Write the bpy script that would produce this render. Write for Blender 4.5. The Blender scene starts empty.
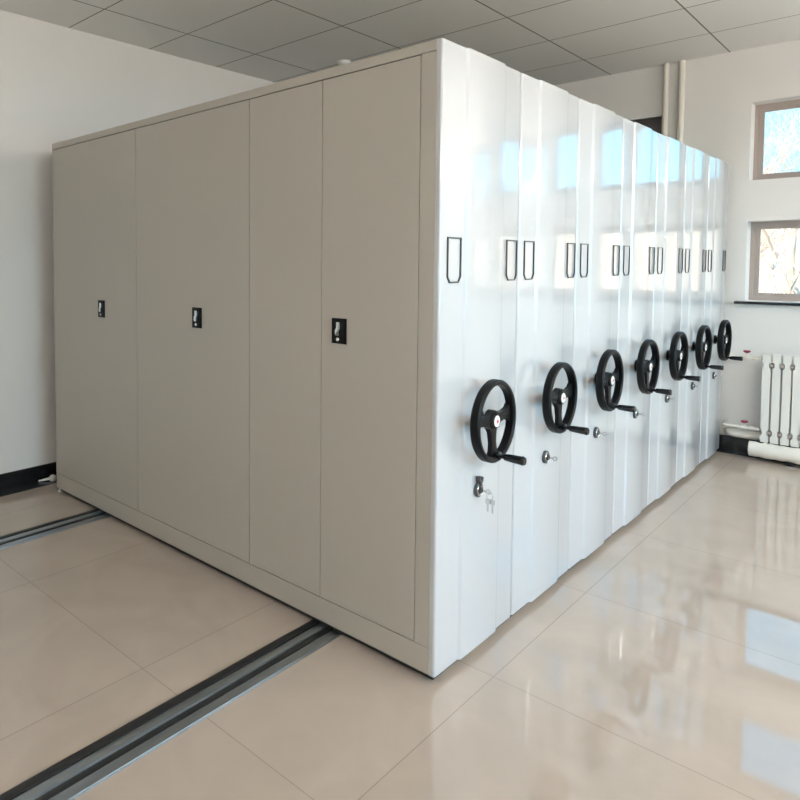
import bpy, bmesh, math, random
from mathutils import Vector, Matrix
from math import pi, sin, cos, radians as R

S = bpy.context.scene
COL = S.collection

# ------------------------------------------------------------------ camera
def setup_camera():
    f, px, py = 664.04, 227.82, 294.36
    yaw, pit, rol = 0.826324, 0.047807, -0.001399
    loc = Vector((-2.11953, -1.2064, 1.52646))
    d = Vector((cos(pit)*cos(yaw), cos(pit)*sin(yaw), -sin(pit)))
    r = Vector((sin(yaw), -cos(yaw), 0)); u = r.cross(d)
    r2 = r*cos(rol) + u*sin(rol); u2 = -r*sin(rol) + u*cos(rol)
    cd = bpy.data.cameras.new('camera'); co = bpy.data.objects.new('camera', cd); COL.objects.link(co)
    m = Matrix(((r2.x, u2.x, -d.x, loc.x), (r2.y, u2.y, -d.y, loc.y), (r2.z, u2.z, -d.z, loc.z), (0, 0, 0, 1)))
    co.matrix_world = m
    cd.sensor_width = 36; cd.sensor_fit = 'HORIZONTAL'; cd.lens = f/800*36
    cd.shift_x = (400-px)/800; cd.shift_y = (py-400)/800
    cd.clip_start = 0.05; cd.clip_end = 300
    S.camera = co
setup_camera()

# ------------------------------------------------------------------ world, sun, exposure
def setup_world():
    w = bpy.data.worlds.new('sky'); S.world = w; w.use_nodes = True
    nt = w.node_tree; nt.nodes.clear()
    out = nt.nodes.new('ShaderNodeOutputWorld'); bg = nt.nodes.new('ShaderNodeBackground')
    tc = nt.nodes.new('ShaderNodeTexCoord'); sep = nt.nodes.new('ShaderNodeSeparateXYZ')
    ramp = nt.nodes.new('ShaderNodeValToRGB')
    ramp.color_ramp.elements[0].position = 0.0; ramp.color_ramp.elements[0].color = (0.36, 0.78, 1.0, 1)
    ramp.color_ramp.elements[1].position = 0.6; ramp.color_ramp.elements[1].color = (0.09, 0.54, 1.0, 1)
    nt.links.new(tc.outputs['Generated'], sep.inputs[0]); nt.links.new(sep.outputs['Z'], ramp.inputs[0])
    nt.links.new(ramp.outputs[0], bg.inputs[0])
    # bright hazy half of the sky on the side behind the camera, deeper blue half beyond the far windows
    mr = nt.nodes.new('ShaderNodeMapRange'); mr.interpolation_type = 'SMOOTHSTEP'
    mr.inputs['From Min'].default_value = -0.45; mr.inputs['From Max'].default_value = -0.85
    mr.inputs['To Min'].default_value = SKY; mr.inputs['To Max'].default_value = SKY_BRIGHT
    nt.links.new(sep.outputs['Y'], mr.inputs['Value']); nt.links.new(mr.outputs[0], bg.inputs[1])
    nt.links.new(bg.outputs[0], out.inputs[0])
SKY = 1.15; SKY_BRIGHT = 5.0
setup_world()
sd = bpy.data.lights.new('sun', 'SUN'); sd.energy = 6.0; sd.angle = R(0.6); sd.color = (1.0, 0.90, 0.76)
so = bpy.data.objects.new('sun', sd); COL.objects.link(so)
so.rotation_euler = Vector((0.80, -0.25, -0.50)).to_track_quat('-Z', 'Y').to_euler()

def portal(loc, direction, sx, sy):
    ld = bpy.data.lights.new('daylight_portal', 'AREA'); ld.shape = 'RECTANGLE'; ld.size = sx; ld.size_y = sy
    ld.cycles.is_portal = True
    lo = bpy.data.objects.new('daylight_portal', ld); COL.objects.link(lo); lo.location = loc
    lo.rotation_euler = Vector(direction).to_track_quat('-Z', 'Z').to_euler()

S.view_settings.view_transform = 'Standard'; S.view_settings.look = 'None'
S.view_settings.gamma = 1; S.view_settings.use_curve_mapping = False
S.view_settings.exposure = 0.92
FILL_LAMP = 17.0

# ------------------------------------------------------------------ helpers
def bm_new(): return bmesh.new()
def add_box(bm, a, b, bev=0, seg=2):
    x0, y0, z0 = a; x1, y1, z1 = b
    t = bmesh.new()
    v = [t.verts.new(p) for p in ((x0,y0,z0),(x1,y0,z0),(x1,y1,z0),(x0,y1,z0),(x0,y0,z1),(x1,y0,z1),(x1,y1,z1),(x0,y1,z1))]
    for f in ((3,2,1,0),(4,5,6,7),(0,1,5,4),(1,2,6,5),(2,3,7,6),(3,0,4,7)): t.faces.new([v[i] for i in f])
    if bev: bmesh.ops.bevel(t, geom=list(t.edges), offset=bev, segments=seg, affect='EDGES', profile=0.5)
    merge(bm, t)
def merge(bm, t, mat=None):
    if mat is not None: bmesh.ops.transform(t, matrix=mat, verts=t.verts)
    me = bpy.data.meshes.new('tmp'); t.to_mesh(me); t.free(); bm.from_mesh(me); bpy.data.meshes.remove(me)
def add_prism(bm, poly, axis, a, b, bev=0):
    """extrude a 2-D polygon along axis (0,1,2) from a to b"""
    def P(p, h):
        if axis == 0: return (h, p[0], p[1])
        if axis == 1: return (p[0], h, p[1])
        return (p[0], p[1], h)
    t = bmesh.new()
    lo = [t.verts.new(P(p, a)) for p in poly]; hi = [t.verts.new(P(p, b)) for p in poly]
    n = len(poly)
    t.faces.new(lo); t.faces.new(hi)
    for i in range(n): t.faces.new((lo[i], lo[(i+1) % n], hi[(i+1) % n], hi[i]))
    bmesh.ops.recalc_face_normals(t, faces=t.faces)
    if bev: bmesh.ops.bevel(t, geom=list(t.edges), offset=bev, segments=2, affect='EDGES', profile=0.5)
    merge(bm, t)
def add_ring(bm, outer, inner, f0, f1):
    """a closed frame: outer and inner outlines (2-D, same length), between two depth mappings"""
    n = len(outer)
    A = [bm.verts.new(f0(p)) for p in outer]; B = [bm.verts.new(f0(p)) for p in inner]
    C_ = [bm.verts.new(f1(p)) for p in outer]; D = [bm.verts.new(f1(p)) for p in inner]
    for i in range(n):
        j = (i+1) % n
        for q in ((A[i], A[j], B[j], B[i]), (C_[i], C_[j], D[j], D[i]), (A[i], A[j], C_[j], C_[i]), (B[i], B[j], D[j], D[i])): bm.faces.new(q)
def rect(a, b, c, d): return [(a, c), (b, c), (b, d), (a, d)]
def frame_of(d):
    d = d.normalized(); a = Vector((0, 0, 1)) if abs(d.z) < .9 else Vector((1, 0, 0))
    u = d.cross(a).normalized(); return u, d.cross(u)
def add_tube(bm, pts, rad, n=12, caps=True, closed=False):
    pts = [Vector(p) for p in pts]; N = len(pts)
    rs = rad if isinstance(rad, (list, tuple)) else [rad]*N
    rings = []; prev = None
    for i, p in enumerate(pts):
        if closed: d = pts[(i+1) % N] - pts[i-1]
        else: d = pts[min(i+1, N-1)] - pts[max(i-1, 0)]
        d = d.normalized()
        if prev is None: u, w = frame_of(d)
        else:
            u = (prev - d*prev.dot(d)).normalized(); w = d.cross(u)
        prev = u
        rings.append([bm.verts.new(p + (u*cos(2*pi*k/n) + w*sin(2*pi*k/n))*rs[i]) for k in range(n)])
    for i in range(N if closed else N-1):
        a, b = rings[i], rings[(i+1) % N]
        for k in range(n):
            bm.faces.new((a[k], a[(k+1) % n], b[(k+1) % n], b[k]))
    if caps and not closed:
        bm.faces.new(rings[0][::-1]); bm.faces.new(rings[-1])
def add_lathe(bm, prof, axis, origin, n=32, closed=False):
    """prof: (radius, height along axis) list"""
    ax = Vector(axis).normalized(); u, w = frame_of(ax); o = Vector(origin)
    rings = []
    for r, h in prof:
        if r < 1e-6: rings.append([bm.verts.new(o + ax*h)])
        else: rings.append([bm.verts.new(o + ax*h + (u*cos(2*pi*k/n) + w*sin(2*pi*k/n))*r) for k in range(n)])
    L = len(rings)
    for i in range(L if closed else L-1):
        a, b = rings[i], rings[(i+1) % L]
        for k in range(n):
            k2 = (k+1) % n
            if len(a) == 1 and len(b) == 1: continue
            if len(a) == 1: bm.faces.new((a[0], b[k2], b[k]))
            elif len(b) == 1: bm.faces.new((a[k], a[k2], b[0]))
            else: bm.faces.new((a[k], a[k2], b[k2], b[k]))
def obj(name, bm, mat, parent=None, smooth=True, angle=35):
    bmesh.ops.recalc_face_normals(bm, faces=bm.faces)
    me = bpy.data.meshes.new(name); bm.to_mesh(me); bm.free()
    if smooth:
        for p in me.polygons: p.use_smooth = True
        me.set_sharp_from_angle(angle=R(angle))
    me.materials.append(mat)
    o = bpy.data.objects.new(name, me); COL.objects.link(o)
    if parent: o.parent = parent
    return o
def tag(o, label, cat, group=None):
    o['label'] = label; o['category'] = cat
    if group: o['group'] = group
    return o
def thing(name, label, cat, loc=(0, 0, 0), group=None):
    o = bpy.data.objects.new(name, None); COL.objects.link(o); o.location = loc; o.empty_display_size = .1
    return tag(o, label, cat, group)
def struct(name, bm, mat, label=None, cat=None):
    o = obj(name, bm, mat, smooth=False); o['kind'] = 'structure'
    if label: tag(o, label, cat)
    return o
def dup(o, parent=None):
    c = o.copy(); COL.objects.link(c); c.parent = parent
    for ch in list(o.children): dup(ch, c)
    return c

# ------------------------------------------------------------------ materials
def mat(name, col, rough=.5, metal=0, spec=.5, coat=0, coat_r=.05):
    m = bpy.data.materials.new(name); m.use_nodes = True
    b = m.node_tree.nodes['Principled BSDF']
    b.inputs['Base Color'].default_value = (*col, 1); b.inputs['Roughness'].default_value = rough
    b.inputs['Metallic'].default_value = metal; b.inputs['Specular IOR Level'].default_value = spec
    b.inputs['Coat Weight'].default_value = coat; b.inputs['Coat Roughness'].default_value = coat_r
    return m
def noise_bump(m, scale, strength, dist=.002, detail=4, colvar=0):
    nt = m.node_tree; b = nt.nodes['Principled BSDF']
    tc = nt.nodes.new('ShaderNodeTexCoord'); n = nt.nodes.new('ShaderNodeTexNoise'); bp = nt.nodes.new('ShaderNodeBump')
    n.inputs['Scale'].default_value = scale; n.inputs['Detail'].default_value = detail
    bp.inputs['Strength'].default_value = strength; bp.inputs['Distance'].default_value = dist
    nt.links.new(tc.outputs['Object'], n.inputs['Vector']); nt.links.new(n.outputs['Fac'], bp.inputs['Height'])
    nt.links.new(bp.outputs[0], b.inputs['Normal'])
    if colvar:
        c = b.inputs['Base Color'].default_value[:]
        n2 = nt.nodes.new('ShaderNodeTexNoise'); n2.inputs['Scale'].default_value = 1.7; n2.inputs['Detail'].default_value = 3
        mx = nt.nodes.new('ShaderNodeMix'); mx.data_type = 'RGBA'
        mx.inputs[6].default_value = tuple(x*(1-colvar) for x in c[:3]) + (1,)
        mx.inputs[7].default_value = tuple(min(1, x*(1+colvar)) for x in c[:3]) + (1,)
        nt.links.new(tc.outputs['Object'], n2.inputs['Vector']); nt.links.new(n2.outputs['Fac'], mx.inputs[0])
        nt.links.new(mx.outputs[2], b.inputs['Base Color'])
    return m

def grid_mat(name, base, line, ox, oy, sx, sy, half, rough, var=0.02, rough_line=.6, coat=0, veins=0, bump=0, spec=.5):
    """rectangular tiles with joints, laid out in world X/Y"""
    m = mat(name, base, rough, coat=coat, spec=spec); nt = m.node_tree; N = nt.nodes; L = nt.links
    b = N['Principled BSDF']
    g = N.new('ShaderNodeNewGeometry'); sep = N.new('ShaderNodeSeparateXYZ'); L.new(g.outputs['Position'], sep.inputs[0])
    def M(op, a, c=None, v=None, v0=None):
        n = N.new('ShaderNodeMath'); n.operation = op
        if a is not None: L.new(a, n.inputs[0])
        elif v0 is not None: n.inputs[0].default_value = v0
        if c is not None: L.new(c, n.inputs[1])
        elif v is not None: n.inputs[1].default_value = v
        return n.outputs[0]
    masks = []; ids = []
    for k, (o, s) in enumerate(((ox, sx), (oy, sy))):
        t = M('DIVIDE', M('SUBTRACT', sep.outputs[k], v=o), v=s)
        ids.append(M('FLOOR', t))
        fr = M('FRACT', t)
        dd = M('MULTIPLY', M('MINIMUM', fr, M('SUBTRACT', None, fr, v0=1.0)), v=s)
        masks.append(M('LESS_THAN', dd, v=half))
    mk = M('MAXIMUM', masks[0], masks[1])
    cmb = N.new('ShaderNodeCombineXYZ'); L.new(ids[0], cmb.inputs[0]); L.new(ids[1], cmb.inputs[1])
    wn = N.new('ShaderNodeTexWhiteNoise'); L.new(cmb.outputs[0], wn.inputs['Vector'])
    mx = N.new('ShaderNodeMix'); mx.data_type = 'RGBA'
    mx.inputs[6].default_value = tuple(x*(1-var) for x in base) + (1,); mx.inputs[7].default_value = tuple(x*(1+var) for x in base) + (1,)
    L.new(wn.outputs['Value'], mx.inputs[0]); colr = mx.outputs[2]
    if veins:
        ns = N.new('ShaderNodeTexNoise'); ns.inputs['Scale'].default_value = 2.2; ns.inputs['Detail'].default_value = 8; ns.inputs['Distortion'].default_value = 1.5
        L.new(g.outputs['Position'], ns.inputs['Vector'])
        rp = N.new('ShaderNodeValToRGB'); rp.color_ramp.elements[0].position = .35; rp.color_ramp.elements[0].color = (1-veins, 1-veins, 1-veins*1.1, 1)
        rp.color_ramp.elements[1].position = .65; rp.color_ramp.elements[1].color = (1, 1, 1, 1)
        L.new(ns.outputs['Fac'], rp.inputs[0])
        mm = N.new('ShaderNodeMix'); mm.data_type = 'RGBA'; mm.blend_type = 'MULTIPLY'; mm.inputs[0].default_value = 1
        L.new(colr, mm.inputs[6]); L.new(rp.outputs[0], mm.inputs[7]); colr = mm.outputs[2]
    m2 = N.new('ShaderNodeMix'); m2.data_type = 'RGBA'; L.new(mk, m2.inputs[0]); L.new(colr, m2.inputs[6]); m2.inputs[7].default_value = (*line, 1)
    L.new(m2.outputs[2], b.inputs['Base Color'])
    m3 = N.new('ShaderNodeMix'); L.new(mk, m3.inputs[0]); m3.inputs[2].default_value = rough; m3.inputs[3].default_value = rough_line
    L.new(m3.outputs[0], b.inputs['Roughness'])
    if bump:
        bn = N.new('ShaderNodeTexNoise'); bn.inputs['Scale'].default_value = 1.6; bn.inputs['Detail'].default_value = 2
        L.new(g.outputs['Position'], bn.inputs['Vector'])
        bp = N.new('ShaderNodeBump'); bp.inputs['Strength'].default_value = bump; bp.inputs['Distance'].default_value = .01
        L.new(bn.outputs['Fac'], bp.inputs['Height']); L.new(bp.outputs[0], b.inputs['Normal'])
    return m

M_wall = noise_bump(mat('white_plaster', (.80, .785, .76), .75, spec=.3), 60, .15, colvar=.02)
M_floor = grid_mat('polished_tile', (.50, .415, .35), (.30, .25, .215), 2.05, -.12, .92, .92, .0014, .035, veins=.08, bump=.006, spec=.85, rough_line=.15)
M_ceil = grid_mat('ceiling_tile', (.86, .85, .82), (.22, .22, .2), 1.0, .89, .70, .86, .005, .8, rough_line=.8)
M_black_stone = mat('black_stone', (.012, .012, .014), .22)
M_grey_stone = mat('dark_grey_stone', (.035, .037, .04), .18)
M_panel = noise_bump(mat('white_gloss_steel', (.515, .525, .54), .35, coat=1, coat_r=.08, spec=.5), 3.2, .015, dist=.01, detail=1)
M_panel.node_tree.nodes['Principled BSDF'].inputs['Coat IOR'].default_value = 1.7
M_side = noise_bump(mat('shade_tinted_white_steel', (.45, .42, .37), .42, coat=.12, coat_r=.15), 220, .12, dist=.0006)  # same white paint as the panels, the side's shade put into its colour
M_seam = mat('dark_gap', (.02, .018, .016), .7)
M_dark = mat('black_chassis', (.015, .015, .015), .5)
M_blk = mat('black_plastic', (.005, .005, .0055), .4, spec=.2)
M_grip = mat('black_grip', (.008, .008, .009), .22)
M_chrome = mat('chrome', (.72, .72, .72), .16, metal=1)
M_wire = mat('dark_metal_outline', (.10, .10, .10), .35, metal=.7)
M_steel = mat('brushed_steel', (.42, .45, .48), .34, metal=1)
M_white_p = mat('white_plastic', (.82, .82, .80), .35)
M_red = mat('red_print', (.65, .03, .06), .4)
M_redh = mat('dark_red_valve', (.32, .02, .05), .4)
M_rad = noise_bump(mat('white_radiator_paint', (.80, .79, .74), .3), 90, .05)
M_pipe = mat('cream_pipe_paint', (.78, .74, .66), .35)
M_wrap = noise_bump(mat('white_pipe_wrap', (.80, .77, .70), .55), 12, .5, dist=.01)
M_frame = mat('taupe_window_frame', (.42, .355, .32), .4)
M_dframe = mat('dark_window_frame', (.07, .06, .06), .4)
M_bark = noise_bump(mat('pale_bark', (.50, .33, .24), .8), 20, .4)
M_earth = noise_bump(mat('dry_earth', (.66, .46, .32), .9), 4, .5, colvar=.25)
M_brick = noise_bump(mat('outside_render', (.52, .36, .26), .8), 10, .3, colvar=.1)

def glass_mat():
    m = bpy.data.materials.new('window_glass'); m.use_nodes = True; nt = m.node_tree; nt.nodes.clear()
    o = nt.nodes.new('ShaderNodeOutputMaterial'); mx = nt.nodes.new('ShaderNodeMixShader'); fr = nt.nodes.new('ShaderNodeFresnel')
    t = nt.nodes.new('ShaderNodeBsdfTransparent'); g = nt.nodes.new('ShaderNodeBsdfGlossy')
    t.inputs[0].default_value = (.95, .97, .97, 1); g.inputs['Roughness'].default_value = 0.02; fr.inputs[0].default_value = 1.45
    nt.links.new(fr.outputs[0], mx.inputs[0]); nt.links.new(t.outputs[0], mx.inputs[1]); nt.links.new(g.outputs[0], mx.inputs[2])
    nt.links.new(mx.outputs[0], o.inputs[0]); return m
M_glass = glass_mat()
def emit_mat(name, col, st):
    m = mat(name, (.8, .8, .8), .5); b = m.node_tree.nodes['Principled BSDF']
    b.inputs['Emission Color'].default_value = (*col, 1); b.inputs['Emission Strength'].default_value = st; return m
M_fill_lamp = emit_mat('fill_lamp_diffuser', (1.0, .96, .90), FILL_LAMP)  # glow of the added, unseen fill lamps

# ------------------------------------------------------------------ room shell
XW, YW, ZC = 4.45, 3.08, 3.19          # far wall, left wall, ceiling
XB, YB = -4.6, -4.8                    # walls behind the camera
TH = .26
def wall_cells(bm, fixed, t0, t1, u0, u1, z0, z1, holes):
    us = sorted({u0, u1, *[h[0] for h in holes], *[h[1] for h in holes]})
    zs = sorted({z0, z1, *[h[2] for h in holes], *[h[3] for h in holes]})
    for i in range(len(us)-1):
        for j in range(len(zs)-1):
            cu, cz = (us[i]+us[i+1])/2, (zs[j]+zs[j+1])/2
            if any(h[0] < cu < h[1] and h[2] < cz < h[3] for h in holes): continue
            if fixed == 'x': add_box(bm, (t0, us[i], zs[j]), (t1, us[i+1], zs[j+1]))
            else: add_box(bm, (us[i], t0, zs[j]), (us[i+1], t1, zs[j+1]))
    bmesh.ops.remove_doubles(bm, verts=bm.verts, dist=1e-5)
    seen = {}
    for f in list(bm.faces):
        k = tuple(sorted(v.index for v in f.verts)) if False else frozenset(f.verts)
        seen.setdefault(k, []).append(f)
    kill = [f for fs in seen.values() if len(fs) > 1 for f in fs]
    bmesh.ops.delete(bm, geom=kill, context='FACES')

bm = bm_new(); add_box(bm, (XB-TH, YB-TH, -.12), (XW+TH, YW+TH, 0)); struct('floor', bm, M_floor)
bm = bm_new(); add_box(bm, (XB-TH, YB-TH, ZC), (XW+TH, YW+TH, ZC+.25)); struct('ceiling', bm, M_ceil)
bm = bm_new(); wall_cells(bm, 'y', YW, YW+TH, XB-TH, XW+TH, 0, ZC, []); struct('wall_left', bm, M_wall)
FW = [(-1.32, -.118, 1.22, 1.845), (-1.32, -.118, 2.165, 2.77), (-3.1, -1.9, 1.215, 1.845), (-3.1, -1.9, 2.165, 2.765),
      (.45, 1.66, 1.215, 1.845), (.45, 1.66, 2.165, 2.765)]
bm = bm_new(); wall_cells(bm, 'x', XW, XW+TH, YB-TH, YW, 0, ZC, FW); struct('wall_far', bm, M_wall)
BW = [(-1.9, .1, .8, 2.35), (.6, 2.2, .8, 2.35), (2.6, 4.1, .8, 2.35)]
bm = bm_new(); wall_cells(bm, 'y', YB-TH, YB, XB-TH, XW, 0, ZC, BW); struct('wall_right', bm, M_wall)
bm = bm_new(); add_box(bm, (XB-TH, YB, 0), (XB, YW, ZC)); struct('wall_back', bm, M_wall)

# black skirting and the dark border tile in front of it
bm = bm_new(); add_box(bm, (XB, YW-.015, 0), (XW, YW, .105), .002); struct('baseboard_left', bm, M_black_stone)
bm = bm_new(); add_box(bm, (XW-.015, YB, 0), (XW, YW-.015, .125), .002); struct('baseboard_far', bm, M_black_stone)
bm = bm_new(); add_box(bm, (XB, YB, 0), (XB+.015, YW-.015, .11), .002); struct('baseboard_back', bm, M_black_stone)
bm = bm_new(); add_box(bm, (XB+.015, YB, 0), (XW-.015, YB+.015, .11), .002); struct('baseboard_right', bm, M_black_stone)
bm = bm_new(); add_box(bm, (XB+.015, YW-.14, 0), (XW-.015, YW-.015, .003)); struct('trim_1', bm, M_grey_stone)
bm = bm_new(); add_box(bm, (XW-.085, YB+.015, 0), (XW-.015, YW-.14, .003)); struct('trim_2', bm, M_grey_stone)

# windows -----------------------------------------------------------
wn = [0]
def window(fixed, t, u0, u1, z0, z1, fm, inward, bm_mat=None):
    """single-sash frame set back in the reveal; t is the frame's inner plane"""
    wn[0] += 1
    e = bpy.data.objects.new('window_%d' % wn[0], None); COL.objects.link(e); e['kind'] = 'structure'
    def at(dd): return (lambda p: (t+dd*inward, p[0], p[1])) if fixed == 'x' else (lambda p: (p[0], t+dd*inward, p[1]))
    def ring(name, o, w, a, b, mt):
        bm = bm_new(); add_ring(bm, rect(u0+o, u1-o, z0+o, z1-o), rect(u0+o+w, u1-o-w, z0+o+w, z1-o-w), at(a), at(b))
        obj(name, bm, mt, e, smooth=False)
    ring('window_frame', 0, .026, 0, .06, fm)
    ring('window_sash', .026, .024, .010, .055, fm)
    ring('glazing_bead', .050, .008, .018, .05, bm_mat or fm)
    bm = bm_new(); o = .052; p = rect(u0+o, u1-o, z0+o, z1-o)
    add_ring(bm, p, [((u0+u1)/2, (z0+z1)/2)]*4, at(.03), at(.034)) if False else bm.faces.new([bm.verts.new(at(.032)(q)) for q in p])
    obj('window_pane', bm, M_glass, e, smooth=False)
    return e
for i, (a, b, c, d) in enumerate(FW):
    dk = i >= 4
    e = window('x', XW+.145, a, b, c, d, M_dframe if dk else M_frame, 1)
    if i % 2 == 0:   # dark stone sill under each lower window
        bm = bm_new(); add_box(bm, (XW-.05, a-.05, 1.195), (XW+.145, b+.06, 1.215), .003); obj('window_sill', bm, M_black_stone, e)
    if i == 5:       # rolled dark blind under the head of the window behind the shelving
        bm = bm_new(); add_box(bm, (XW+.02, a+.02, 2.60), (XW+.095, b-.02, 2.76), .008)
        add_box(bm, (XW+.03, a+.05, 2.45), (XW+.04, b-.05, 2.60)); obj('rolled_blind', bm, M_dframe, e)
    portal((XW+TH+.02, (a+b)/2, (c+d)/2), (-1, 0, 0), b-a, d-c)
for a, b, c, d in BW:
    window('y', YB-.10, a, b, c, d, M_frame, -1)
    portal(((a+b)/2, YB-TH-.02, (c+d)/2), (0, 1, 0), b-a, d-c)

# ------------------------------------------------------------------ shelving units
NU, UW, DEP, HT, ZB, GAP = 7, .6267, 2.786, 2.30, .03, .009
PI2 = 2*pi
def panel_profile():
    w = UW-GAP; r = .010; bk = .022
    P = []
    def arc(cx, cy, a0, a1, n=6):
        for k in range(n+1):
            a = a0+(a1-a0)*k/n; P.append((cx+r*cos(a), cy+r*sin(a)))
    P.append((0, bk))
    arc(r, r, pi, 1.5*pi)
    P += [(.160, 0), (.165, -.001), (.172, -.0085), (.177, -.0095), (.457, -.0095), (.462, -.0085), (.469, -.001), (.474, 0)]
    arc(w-r, r, 1.5*pi, 2*pi)
    P.append((w, bk))
    return P
def label_frame_bm(x0, x1, z0, z1, y):
    """thin metal outline of a card holder: square top, chamfered bottom"""
    bm = bm_new(); c = .022; t = .0050
    def out(g): return [(x0+g, z1-g), (x1-g, z1-g), (x1-g, z0+c+g*.4), (x1-c*.75-g*.4, z0+g), (x0+c*.75+g*.4, z0+g), (x0+g, z0+c+g*.4)]
    add_ring(bm, out(0), out(t), lambda p: (p[0], y-.005, p[1]), lambda p: (p[0], y+.001, p[1]))
    return bm
def wheel_ring():
    """rim: a deep band, rounded, radius .155, axis along -y"""
    bm = bm_new(); R0, R1, h = .155, .135, .018
    prof = [(R0-.006, -h), (R0, -h+.006), (R0, h-.006), (R0-.006, h), (R1+.005, h), (R1, h-.005), (R1, -h+.005), (R1+.005, -h)]
    add_lathe(bm, prof, (0, -1, 0), (0, 0, 0), 56, closed=True)
    return bm
CR = R(-84)     # angle of the crank in the wheel's x/z plane
def spokes_bm():
    bm = bm_new()
    for a in (CR, R(5), R(175)):
        t = bmesh.new()
        # tapered plate from the hub to the rim, flaring where it meets both
        sec = [(.020, .034, .010), (.045, .021, .009), (.085, .017, .008), (.115, .022, .008), (.134, .036, .009)]
        rows = []
        for rr, hw, th in sec:
            rows.append([t.verts.new((rr, y, z)) for y, z in ((.010-th, -hw), (.010-th*1.3, 0), (.010-th, hw), (.010+th, hw), (.010+th, -hw))])
        for i in range(len(rows)-1):
            for k in range(5): t.faces.new((rows[i][k], rows[i][(k+1) % 5], rows[i+1][(k+1) % 5], rows[i+1][k]))
        t.faces.new(rows[0]); t.faces.new(rows[-1])
        bmesh.ops.recalc_face_normals(t, faces=t.faces)
        merge(bm, t, Matrix.Rotation(-a, 4, 'Y'))
    return bm
def hub_bm():
    bm = bm_new()
    add_lathe(bm, [(0, .012), (.026, .012), (.031, .008), (.034, -.002), (.040, -.006), (.040, -.022), (.030, -.028), (0, -.028)], (0, -1, 0), (0, 0, 0), 36)
    return bm
def crank_bm(L=.112):
    bm = bm_new(); x, z = .133*cos(CR), .133*sin(CR)
    add_lathe(bm, [(0, .010), (.016, .010), (.016, .020), (.008, .024), (.008, .034), (.0125, .038), (.0145, .060), (.0165, .105), (.0175, L-.008), (.014, L), (0, L)], (0, -1, 0), (x, 0, z), 22)
    return bm
WHX, WHZ, WHY = .274, .935, -.074

def make_unit(first=False, last=False):
    u = thing('mobile_shelving_unit', '', 'shelving unit', (0, 0, 0), 'mobile shelving units in the row')
    w = UW-GAP
    if not first:
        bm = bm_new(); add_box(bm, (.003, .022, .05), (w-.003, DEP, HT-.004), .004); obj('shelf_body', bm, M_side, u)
    bm = bm_new(); add_prism(bm, panel_profile(), 2, ZB, HT, .0)
    bmesh.ops.bevel(bm, geom=[e for e in bm.edges if abs(e.verts[0].co.z-e.verts[1].co.z) < 1e-6 and e.verts[0].co.z > 1], offset=.004, segments=2, affect='EDGES')
    obj('end_panel', bm, M_panel, u, angle=50)
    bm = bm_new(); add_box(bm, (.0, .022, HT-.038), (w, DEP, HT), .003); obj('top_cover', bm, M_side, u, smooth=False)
    # chassis with rollers on the two rails, widened to blacken the shadow gap below
    bm = bm_new(); add_box(bm, (.012, .012, .012), (w-.008, DEP-.03, .045)); obj('chassis', bm, M_dark, u)
    for yy in (.505, 2.24):
        for xx in (.12, w-.12):
            bm = bm_new(); add_lathe(bm, [(0, -.02), (.018, -.02), (.018, .02), (0, .02)], (0, 1, 0), (xx, yy+.012, .029), 20); obj('roller', bm, M_dark, u)
    if not last:   # dark rubber seal closing the joint to the next unit
        bm = bm_new(); add_box(bm, (w-.001, .008, ZB+.01), (UW-.0005, .020, HT-.01)); obj('seal_strip', bm, M_dark, u)
    for a, b in ((.046, .143), (UW-.118, UW-.024)):
        obj('label_frame', label_frame_bm(a, b, 1.452, 1.616, 0), M_wire, u)
    # hand wheel
    off = Vector((WHX, WHY, WHZ))
    bm = wheel_ring(); bmesh.ops.translate(bm, vec=off, verts=bm.verts); hw = obj('hand_wheel', bm, M_blk, u)
    for nm, f, mt in (('spokes', spokes_bm, M_blk), ('hub', hub_bm, M_blk), ('crank_handle', crank_bm, M_grip)):
        bm = f(); bmesh.ops.translate(bm, vec=off, verts=bm.verts); obj(nm, bm, mt, hw)
    bm = bm_new(); add_lathe(bm, [(0, .0145), (.019, .0145), (.0215, .013), (.0215, .011)], (0, -1, 0), off, 28); c = obj('hub_badge', bm, M_white_p, hw); c['label'] = 'round white badge in the middle of the wheel'
    # small red printed mark on the badge
    bm = bm_new(); add_prism(bm, [(off.x+a, off.z+b) for a, b in ((-.008, -.002), (-.003, -.002), (-.003, -.008), (.003, -.008), (.003, -.003), (.008, -.003), (.008, .003), (.003, .003), (.003, .008), (-.003, .008), (-.003, .002), (-.008, .002))], 1, off.y-.0153, off.y-.0143)
    obj('badge_mark', bm, M_red, hw)
    bm = bm_new(); add_lathe(bm, [(0, .014), (.034, .014), (.034, .020), (.022, .026), (.016, .030), (.016, .052), (0, .052)], (0, -1, 0), (off.x, 0, off.z), 28); obj('wheel_shaft', bm, M_blk, hw)
    # brake lock below the wheel
    lx, lz = .280, .658
    bm = bm_new(); add_lathe(bm, [(0, .010), (.028, .010), (.029, .020), (.024, .0225), (.020, .021), (.012, .021), (.012, .029), (0, .029)], (0, -1, 0), (lx, 0, lz), 28)
    lk = obj('lock', bm, M_wire, u); lk['label'] = 'round dark lock below the wheel'
    bm = bm_new(); add_lathe(bm, [(.018, .0225), (.0205, .0245), (.022, .0225)], (0, -1, 0), (lx, 0, lz), 28); obj('lock_ring', bm, M_chrome, lk)
    bm = bm_new(); add_box(bm, (lx-.0015, -.046, lz-.004), (lx+.0015, -.028, lz+.004), .0008)
    add_lathe(bm, [(.005, -.0012), (.011, -.0012), (.011, .0012), (.005, .0012)], (1, 0, 0), (lx, -.054, lz), 20, closed=True)
    obj('key', bm, M_chrome, lk)
    return u, lk

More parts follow.
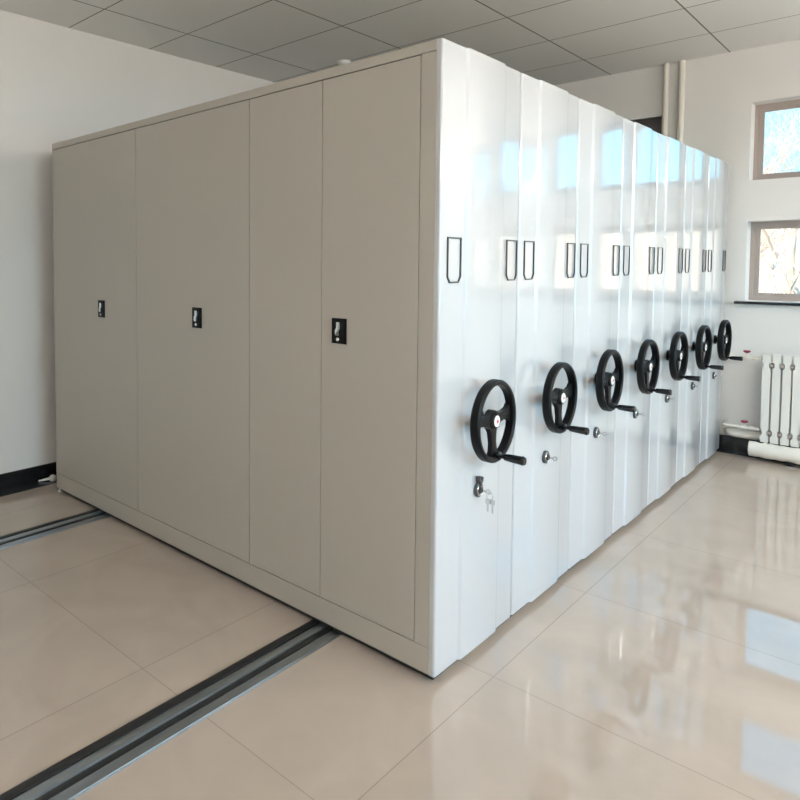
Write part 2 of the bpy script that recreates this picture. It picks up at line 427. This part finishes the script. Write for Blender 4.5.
# nearest unit has a wall of doors on the side that faces the camera
u1, lk1 = make_unit(True)
w1 = UW-GAP
bm = bm_new(); add_box(bm, (.006, .0225, .05), (w1-.003, DEP-.002, HT-.004)); obj('shelf_body', bm, M_seam, u1)
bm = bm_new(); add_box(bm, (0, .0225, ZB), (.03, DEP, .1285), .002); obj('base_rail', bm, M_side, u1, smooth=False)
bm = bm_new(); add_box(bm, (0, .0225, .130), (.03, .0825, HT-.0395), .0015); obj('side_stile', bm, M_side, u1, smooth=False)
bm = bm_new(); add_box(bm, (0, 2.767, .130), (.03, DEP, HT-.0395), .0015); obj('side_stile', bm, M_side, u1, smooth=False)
DOORS = [(.0855, .5265, .435), (.5300, .9465, None), (.9500, 1.8375, 1.317), (1.8410, 2.7645, 2.199)]
for k, (a, b, lock) in enumerate(DOORS):
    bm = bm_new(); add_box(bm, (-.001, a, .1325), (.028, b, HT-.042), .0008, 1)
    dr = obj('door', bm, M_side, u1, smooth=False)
    if lock:
        y, zz = lock, 1.253
        bm = bm_new(); add_box(bm, (-.006, y-.036, zz-.051), (-.001, y+.036, zz+.051), .002); p = obj('lock_plate', bm, M_blk, dr); p['label'] = 'black rectangular lock plate'
        bm = bm_new(); add_prism(bm, [(y+a, zz+b) for a, b in ((-.010, .036), (-.010, .008), (-.006, .002), (-.006, -.018), (.009, -.018), (.012, -.012), (.012, .006), (.006, .012), (.006, .036))], 0, -.016, -.005, .001); obj('turn_handle', bm, M_chrome, dr)
        bm = bm_new(); add_lathe(bm, [(0, .007), (.006, .007), (.008, .005), (.008, .0)], (-1, 0, 0), (-.003, y+.004, zz-.034), 20); obj('keyhole', bm, M_chrome, dr)
# levelling foot under the far corner
bm = bm_new(); add_lathe(bm, [(0, 0), (.016, 0), (.016, .008), (.007, .012), (.007, .05), (0, .05)], (0, 0, 1), (.018, DEP-.02, 0), 16); obj('levelling_foot', bm, M_white_p, u1)
# keys left hanging in the lock of the nearest unit
lx, lz = .280, .658
ringpts = [(lx+.004, -.058+.012*cos(a), lz-.016+.014*sin(a)) for a in [PI2*k/20 for k in range(20)]]
bm = bm_new(); add_tube(bm, ringpts, .0014, 6, closed=True); obj('key_ring', bm, M_chrome, lk1)
for dx, dy, ln in ((0.0, -.052, .046), (.006, -.068, .050)):
    bm = bm_new(); add_prism(bm, [(dy+a, lz-.028+b) for a, b in ((-.008, 0), (.008, 0), (.009, -.016), (.003, -.022), (.003, -ln), (-.003, -ln-.003), (-.003, -.022), (-.009, -.016))], 0, lx+dx, lx+dx+.002)
    obj('hanging_key', bm, M_chrome, lk1)
bm = bm_new(); add_prism(bm, [(lx+a, lz+b) for a, b in ((-.008, .024), (-.016, .040), (-.014, .054), (-.006, .054), (-.004, .042), (.004, .038), (.008, .050), (.018, .048), (.018, .034), (.008, .026))], 1, -.028, -.012, .001)
obj('lock_cover', bm, M_wire, lk1)
tag(u1, 'nearest white mobile shelving unit, shade-tinted white doors along its side, keys hanging in its lock', 'shelving unit')
u1['group'] = 'mobile shelving units in the row'

proto, _ = make_unit(False)
ORD = ['second', 'third', 'fourth', 'fifth', 'sixth']
for k in range(1, NU):
    u = proto if k == 1 else (make_unit(last=True)[0] if k == 6 else dup(proto))
    u.location = (UW*k, 0, 0)
    if k < 6: u['label'] = 'white shelving unit with a black hand wheel, %s from the camera in the row' % ORD[k-1]
    else: u['label'] = 'farthest white shelving unit with black hand wheel, last of the row by the wall'

# ------------------------------------------------------------------ rails in the floor
def rail(yc, label):
    t = thing('floor_rail', label, 'rail', (0, yc, 0), 'rails the shelving rolls on')
    x0, x1 = XB+.1, XW-.1
    bm = bm_new(); add_box(bm, (x0, -.075, 0), (x1, .075, .004), .001); obj('track_plate', bm, M_steel, t)
    for a, b, h in ((.040, .074, .009), (-.030, -.006, .007)):
        bm = bm_new(); add_box(bm, (x0, a, .0035), (x1, b, h), .001); obj('dark_groove', bm, M_dark, t)
    for a, b, h in ((-.002, .030, .0105), (-.072, -.036, .0085)):
        bm = bm_new(); add_box(bm, (x0, a, .0035), (x1, b, h), .0015); obj('rail_bar', bm, M_steel, t)
    return t
rail(.505, 'steel rail in the tiled floor, the nearer of the two leaving the shelving')
rail(2.24, 'steel rail in the tiled floor, the farther one, nearer the left wall')

# ------------------------------------------------------------------ heating
# risers in front of the far wall
for yy, lb in ((.458, 'cream vertical heating pipe on the far wall, the left one beside the dark window'), (.345, 'cream vertical heating pipe on the far wall, the right one of the pair')):
    t = thing('heating_pipe', lb, 'pipe', (XW-.027, yy, 0), 'vertical heating pipes')
    bm = bm_new(); add_tube(bm, [(0, 0, 0), (0, 0, ZC)], .022, 20); obj('pipe', bm, M_pipe, t)
    bm = bm_new(); add_lathe(bm, [(.0215, 0), (.0265, 0), (.0265, .008), (.0215, .012)], (0, 0, 1), (0, 0, ZC-.014), 20); obj('pipe_collar', bm, M_pipe, t)

rt = thing('radiator', 'white ribbed column radiator below the windows, at the right edge', 'radiator', (4.335, 0, 0))
PR = .060; Y0 = -.262; NS = 17
for k in range(NS):
    yc = Y0 - PR*(k+.5)
    bm = bm_new()
    hw = PR/2-.005
    # front plate with notches at the nipples, top and bottom bridges, rear column
    poly = []
    for z, nn in ((.148, 0), (.195, 0), (.205, 1), (.235, 1), (.245, 0), (.715, 0), (.725, 1), (.755, 1), (.765, 0), (.825, 0)):
        poly.append((hw-(.011 if nn else 0), z))
    full = [(yc+a, z) for a, z in poly] + [(yc-a, z) for a, z in poly[::-1]]
    add_prism(bm, full, 0, -.040, -.030)
    add_prism(bm, full, 0, .017, .025)
    add_box(bm, (-.034, yc-.010, .152), (.020, yc+.010, .82), .003)
    o = obj('radiator_section', bm, M_rad, rt, angle=40)
    bm = bm_new()
    if k < NS-1:
        for z in (.22, .74):
            b2 = bm_new(); add_lathe(b2, [(0, -.011), (.019, -.011), (.019, .011), (0, .011)], (0, 1, 0), (-.018, yc-PR/2, z), 18)
            obj('connecting_nipple', b2, M_frame, o)
    bm.free()
for yy in (Y0-.10, Y0-PR*NS+.10):
    for z in (.20, .70):
        bm = bm_new(); add_box(bm, (.024, yy-.012, z), (XW-4.335-.001, yy+.012, z+.02)); obj('wall_bracket', bm, M_rad, rt)

def valve(z, label, x_off):
    t = thing('radiator_valve', label, 'valve', (4.323, -.165, z), 'radiator valves')
    bm = bm_new(); add_lathe(bm, [(0, -.095), (.012, -.095), (.012, -.05), (.017, -.05), (.017, -.034), (.011, -.03), (.013, -.02), (.017, -.012), (.017, .012), (.012, .02), (.010, .03), (.016, .034), (.016, .05), (0, .05)], (0, 1, 0), (0, 0, 0), 20)
    add_tube(bm, [(0, 0, 0), (0, 0, .035)], .009, 14); obj('valve_body', bm, M_pipe, t)
    bm = bm_new(); add_lathe(bm, [(0, .034), (.010, .034), (.022, .043), (.024, .050), (.021, .054), (0, .053)], (0, 0, 1), (0, 0, 0), 20)
    h = obj('valve_handle', bm, M_redh, t); h['label'] = 'dark red valve handwheel'
    return t
valve(.785, 'small brass-bodied valve with a red handle at the top corner of the radiator', 0)
valve(.235, 'small valve with a red handle at the bottom corner of the radiator', 0)
# supply pipe elbows for both valves
def elbow_pipe(xa, ya, yb, z, r):
    P = [(xa, ya, z)]
    k = r*1.6
    for i in range(7):
        a = pi/2*i/6; P.append((xa+k-k*cos(a), yb-k+k*sin(a), z))
    P.append((XW-.001, yb, z)); return P
bm = bm_new(); add_tube(bm, elbow_pipe(4.323, -.116, -.052, .785, .011), .011, 12)
tag(obj('supply_pipe', bm, M_pipe), 'short cream pipe from the wall to the top radiator valve', 'pipe')
bm = bm_new(); add_tube(bm, elbow_pipe(4.323, -.116, -.034, .235, .012), .012, 12)
tag(obj('return_pipe', bm, M_pipe), 'thin cream pipe low on the far wall, leading to the bottom radiator valve', 'pipe')
bm = bm_new(); add_tube(bm, elbow_pipe(XW-.055, -1.75, -.052, .166, .033), .033, 20)
tag(obj('main_pipe', bm, M_pipe), 'thicker cream pipe low along the far wall just above the black skirting', 'pipe')
bm = bm_new()
n = 40; pts = []; rs = []
for i in range(n+1):
    pts.append((4.30, -.205-i*1.3/n, .084 + .001*sin(i*1.9))); rs.append(.057 + .0025*sin(i*2.3) + .0015*sin(i*5.1))
add_tube(bm, pts, rs, 28); wp = tag(obj('wrapped_pipe', bm, M_wrap), 'thick white wrapped pipe just above the floor under the radiator', 'pipe')
for yy in (-.45, -1.25):
    bm = bm_new(); add_box(bm, (4.28, yy-.02, .0), (4.32, yy+.02, .034), .002); obj('pipe_support', bm, M_dark, wp)

# ------------------------------------------------------------------ small things
bm = bm_new()
add_lathe(bm, [(0, 0), (.020, 0), (.024, .012), (.022, .030), (.012, .038), (0, .038)], (0, 0, 1), (0, 0, 0), 20)
add_tube(bm, [(-.01, 0, .018), (-.05, .02, .012), (-.09, .035, .008)], [.010, .008, .005], 10)
o = obj('pipe_cap', bm, M_white_p); o.location = (.085, 3.00, .003)
tag(o, 'small white plastic cap on the floor by the black skirting behind the shelving', 'cap')

t = thing('smoke_detector', 'small round white smoke detector on the tiled ceiling above the door side', 'smoke detector', (2.38, 2.25, ZC))
bm = bm_new(); add_lathe(bm, [(0, 0), (.055, 0), (.055, .012), (.05, .03), (.03, .042), (0, .044)], (0, 0, -1), (0, 0, 0), 32); obj('detector_body', bm, M_white_p, t)
bm = bm_new(); add_lathe(bm, [(.030, .043), (.034, .047), (.038, .041)], (0, 0, -1), (0, 0, 0), 32); obj('sensor_ring', bm, M_dark, t)

# opal fill lamps added out of view to brighten the room, hung a little below the ceiling so they light it too
FILL_LAMPS = [((1.0, -3.4), 'by the right wall, in the middle'), ((3.3, -3.4), 'by the right wall, nearest the windows'),
         ((-1.4, -3.4), 'by the right wall, behind the camera'), ((-3.4, -3.4), 'by the right wall, nearest the back wall')]
for (gx, gy), where in FILL_LAMPS:
    t = thing('fill_lamp', 'long unseen added fill lamp ' + where, 'fill lamp', (gx, gy, ZC), 'added fill lamps')
    bm = bm_new(); add_box(bm, (-.60, -.10, -.78), (.60, .10, -.62), .03, 3); obj('diffuser', bm, M_fill_lamp, t)
    for x in (-.5, .5):
        bm = bm_new(); add_tube(bm, [(x, 0, -.63), (x, 0, 0)], .004, 8); obj('hanging_rod', bm, M_white_p, t)

# ------------------------------------------------------------------ outside
bm = bm_new(); add_box(bm, (-60, -70, -4.3), (90, 70, -4.0)); o = struct('ground', bm, M_earth)
# dry bank rising behind the trees, a bumpy ridge
rnd = random.Random(4)
bm = bm_new(); nx, ny = 14, 60; g = []
for i in range(nx+1):
    row = []
    for j in range(ny+1):
        t_ = i/nx; x = 20+26*t_; y = -60+90*j/ny
        z = -4 + 8.2*(1-cos(pi*min(1, t_*1.1)))/2 + .7*sin(j*.37)*t_ + .4*sin(j*.91+i)*t_
        row.append(bm.verts.new((x, y, z)))
    g.append(row)
for i in range(nx):
    for j in range(ny): bm.faces.new((g[i][j], g[i+1][j], g[i+1][j+1], g[i][j+1]))
o = obj('earth_bank', bm, M_earth); o['kind'] = 'structure'

def tree(x, y, h, seed, label, depth=7):
    rn = random.Random(seed); bm = bm_new()
    def br(p, d, L, r, lv):
        n = 4; pts = [p.copy()]; rs = [r]; q = p.copy(); dd = d.copy()
        for k in range(n):
            dd = (dd + Vector((rn.uniform(-1, 1), rn.uniform(-1, 1), rn.uniform(-.5, .8)))*.16).normalized()
            q = q + dd*L/n; pts.append(q.copy()); rs.append(r*(1-.45*(k+1)/n))
        add_tube(bm, pts, rs, 7 if lv < 2 else (4 if lv < 4 else 3), caps=False)
        if lv >= depth: return
        nk = 3 if lv < 4 else 3
        for k in range(nk):
            s = rn.uniform(.35, 1.0) if k else 1.0
            idx = min(n, int(s*n+.5)); pp = pts[idx]
            a = Vector((rn.uniform(-1, 1), rn.uniform(-1, 1), rn.uniform(-.15, .8))).normalized()
            nd = (dd*.75 + a*.85).normalized()
            br(pp, nd, L*rn.uniform(.60, .82), rs[idx]*(.75 if k else .9), lv+1)
    br(Vector((0, 0, 0)), Vector((rn.uniform(-.1, .1), rn.uniform(-.1, .1), 1)).normalized(), h*.28, h*.022, 0)
    o = obj('bare_tree', bm, M_bark, angle=80); o.location = (x, y, -4.0); tag(o, label, 'tree', 'bare trees outside the windows'); return o
tree(12.0, 1.1, 9.5, 3, 'bare leafless tree outside, nearest the windows above the radiator')
tree(20.5, 3.0, 12.0, 8, 'bare leafless tree farther off, behind the nearest tree outside')
tree(13.0, -4.6, 10.0, 21, 'bare leafless tree outside, beyond the right edge of the windows')
tree(20.5, -5.2, 12.5, 33, 'tall bare leafless tree farther off to the right, outside the windows')
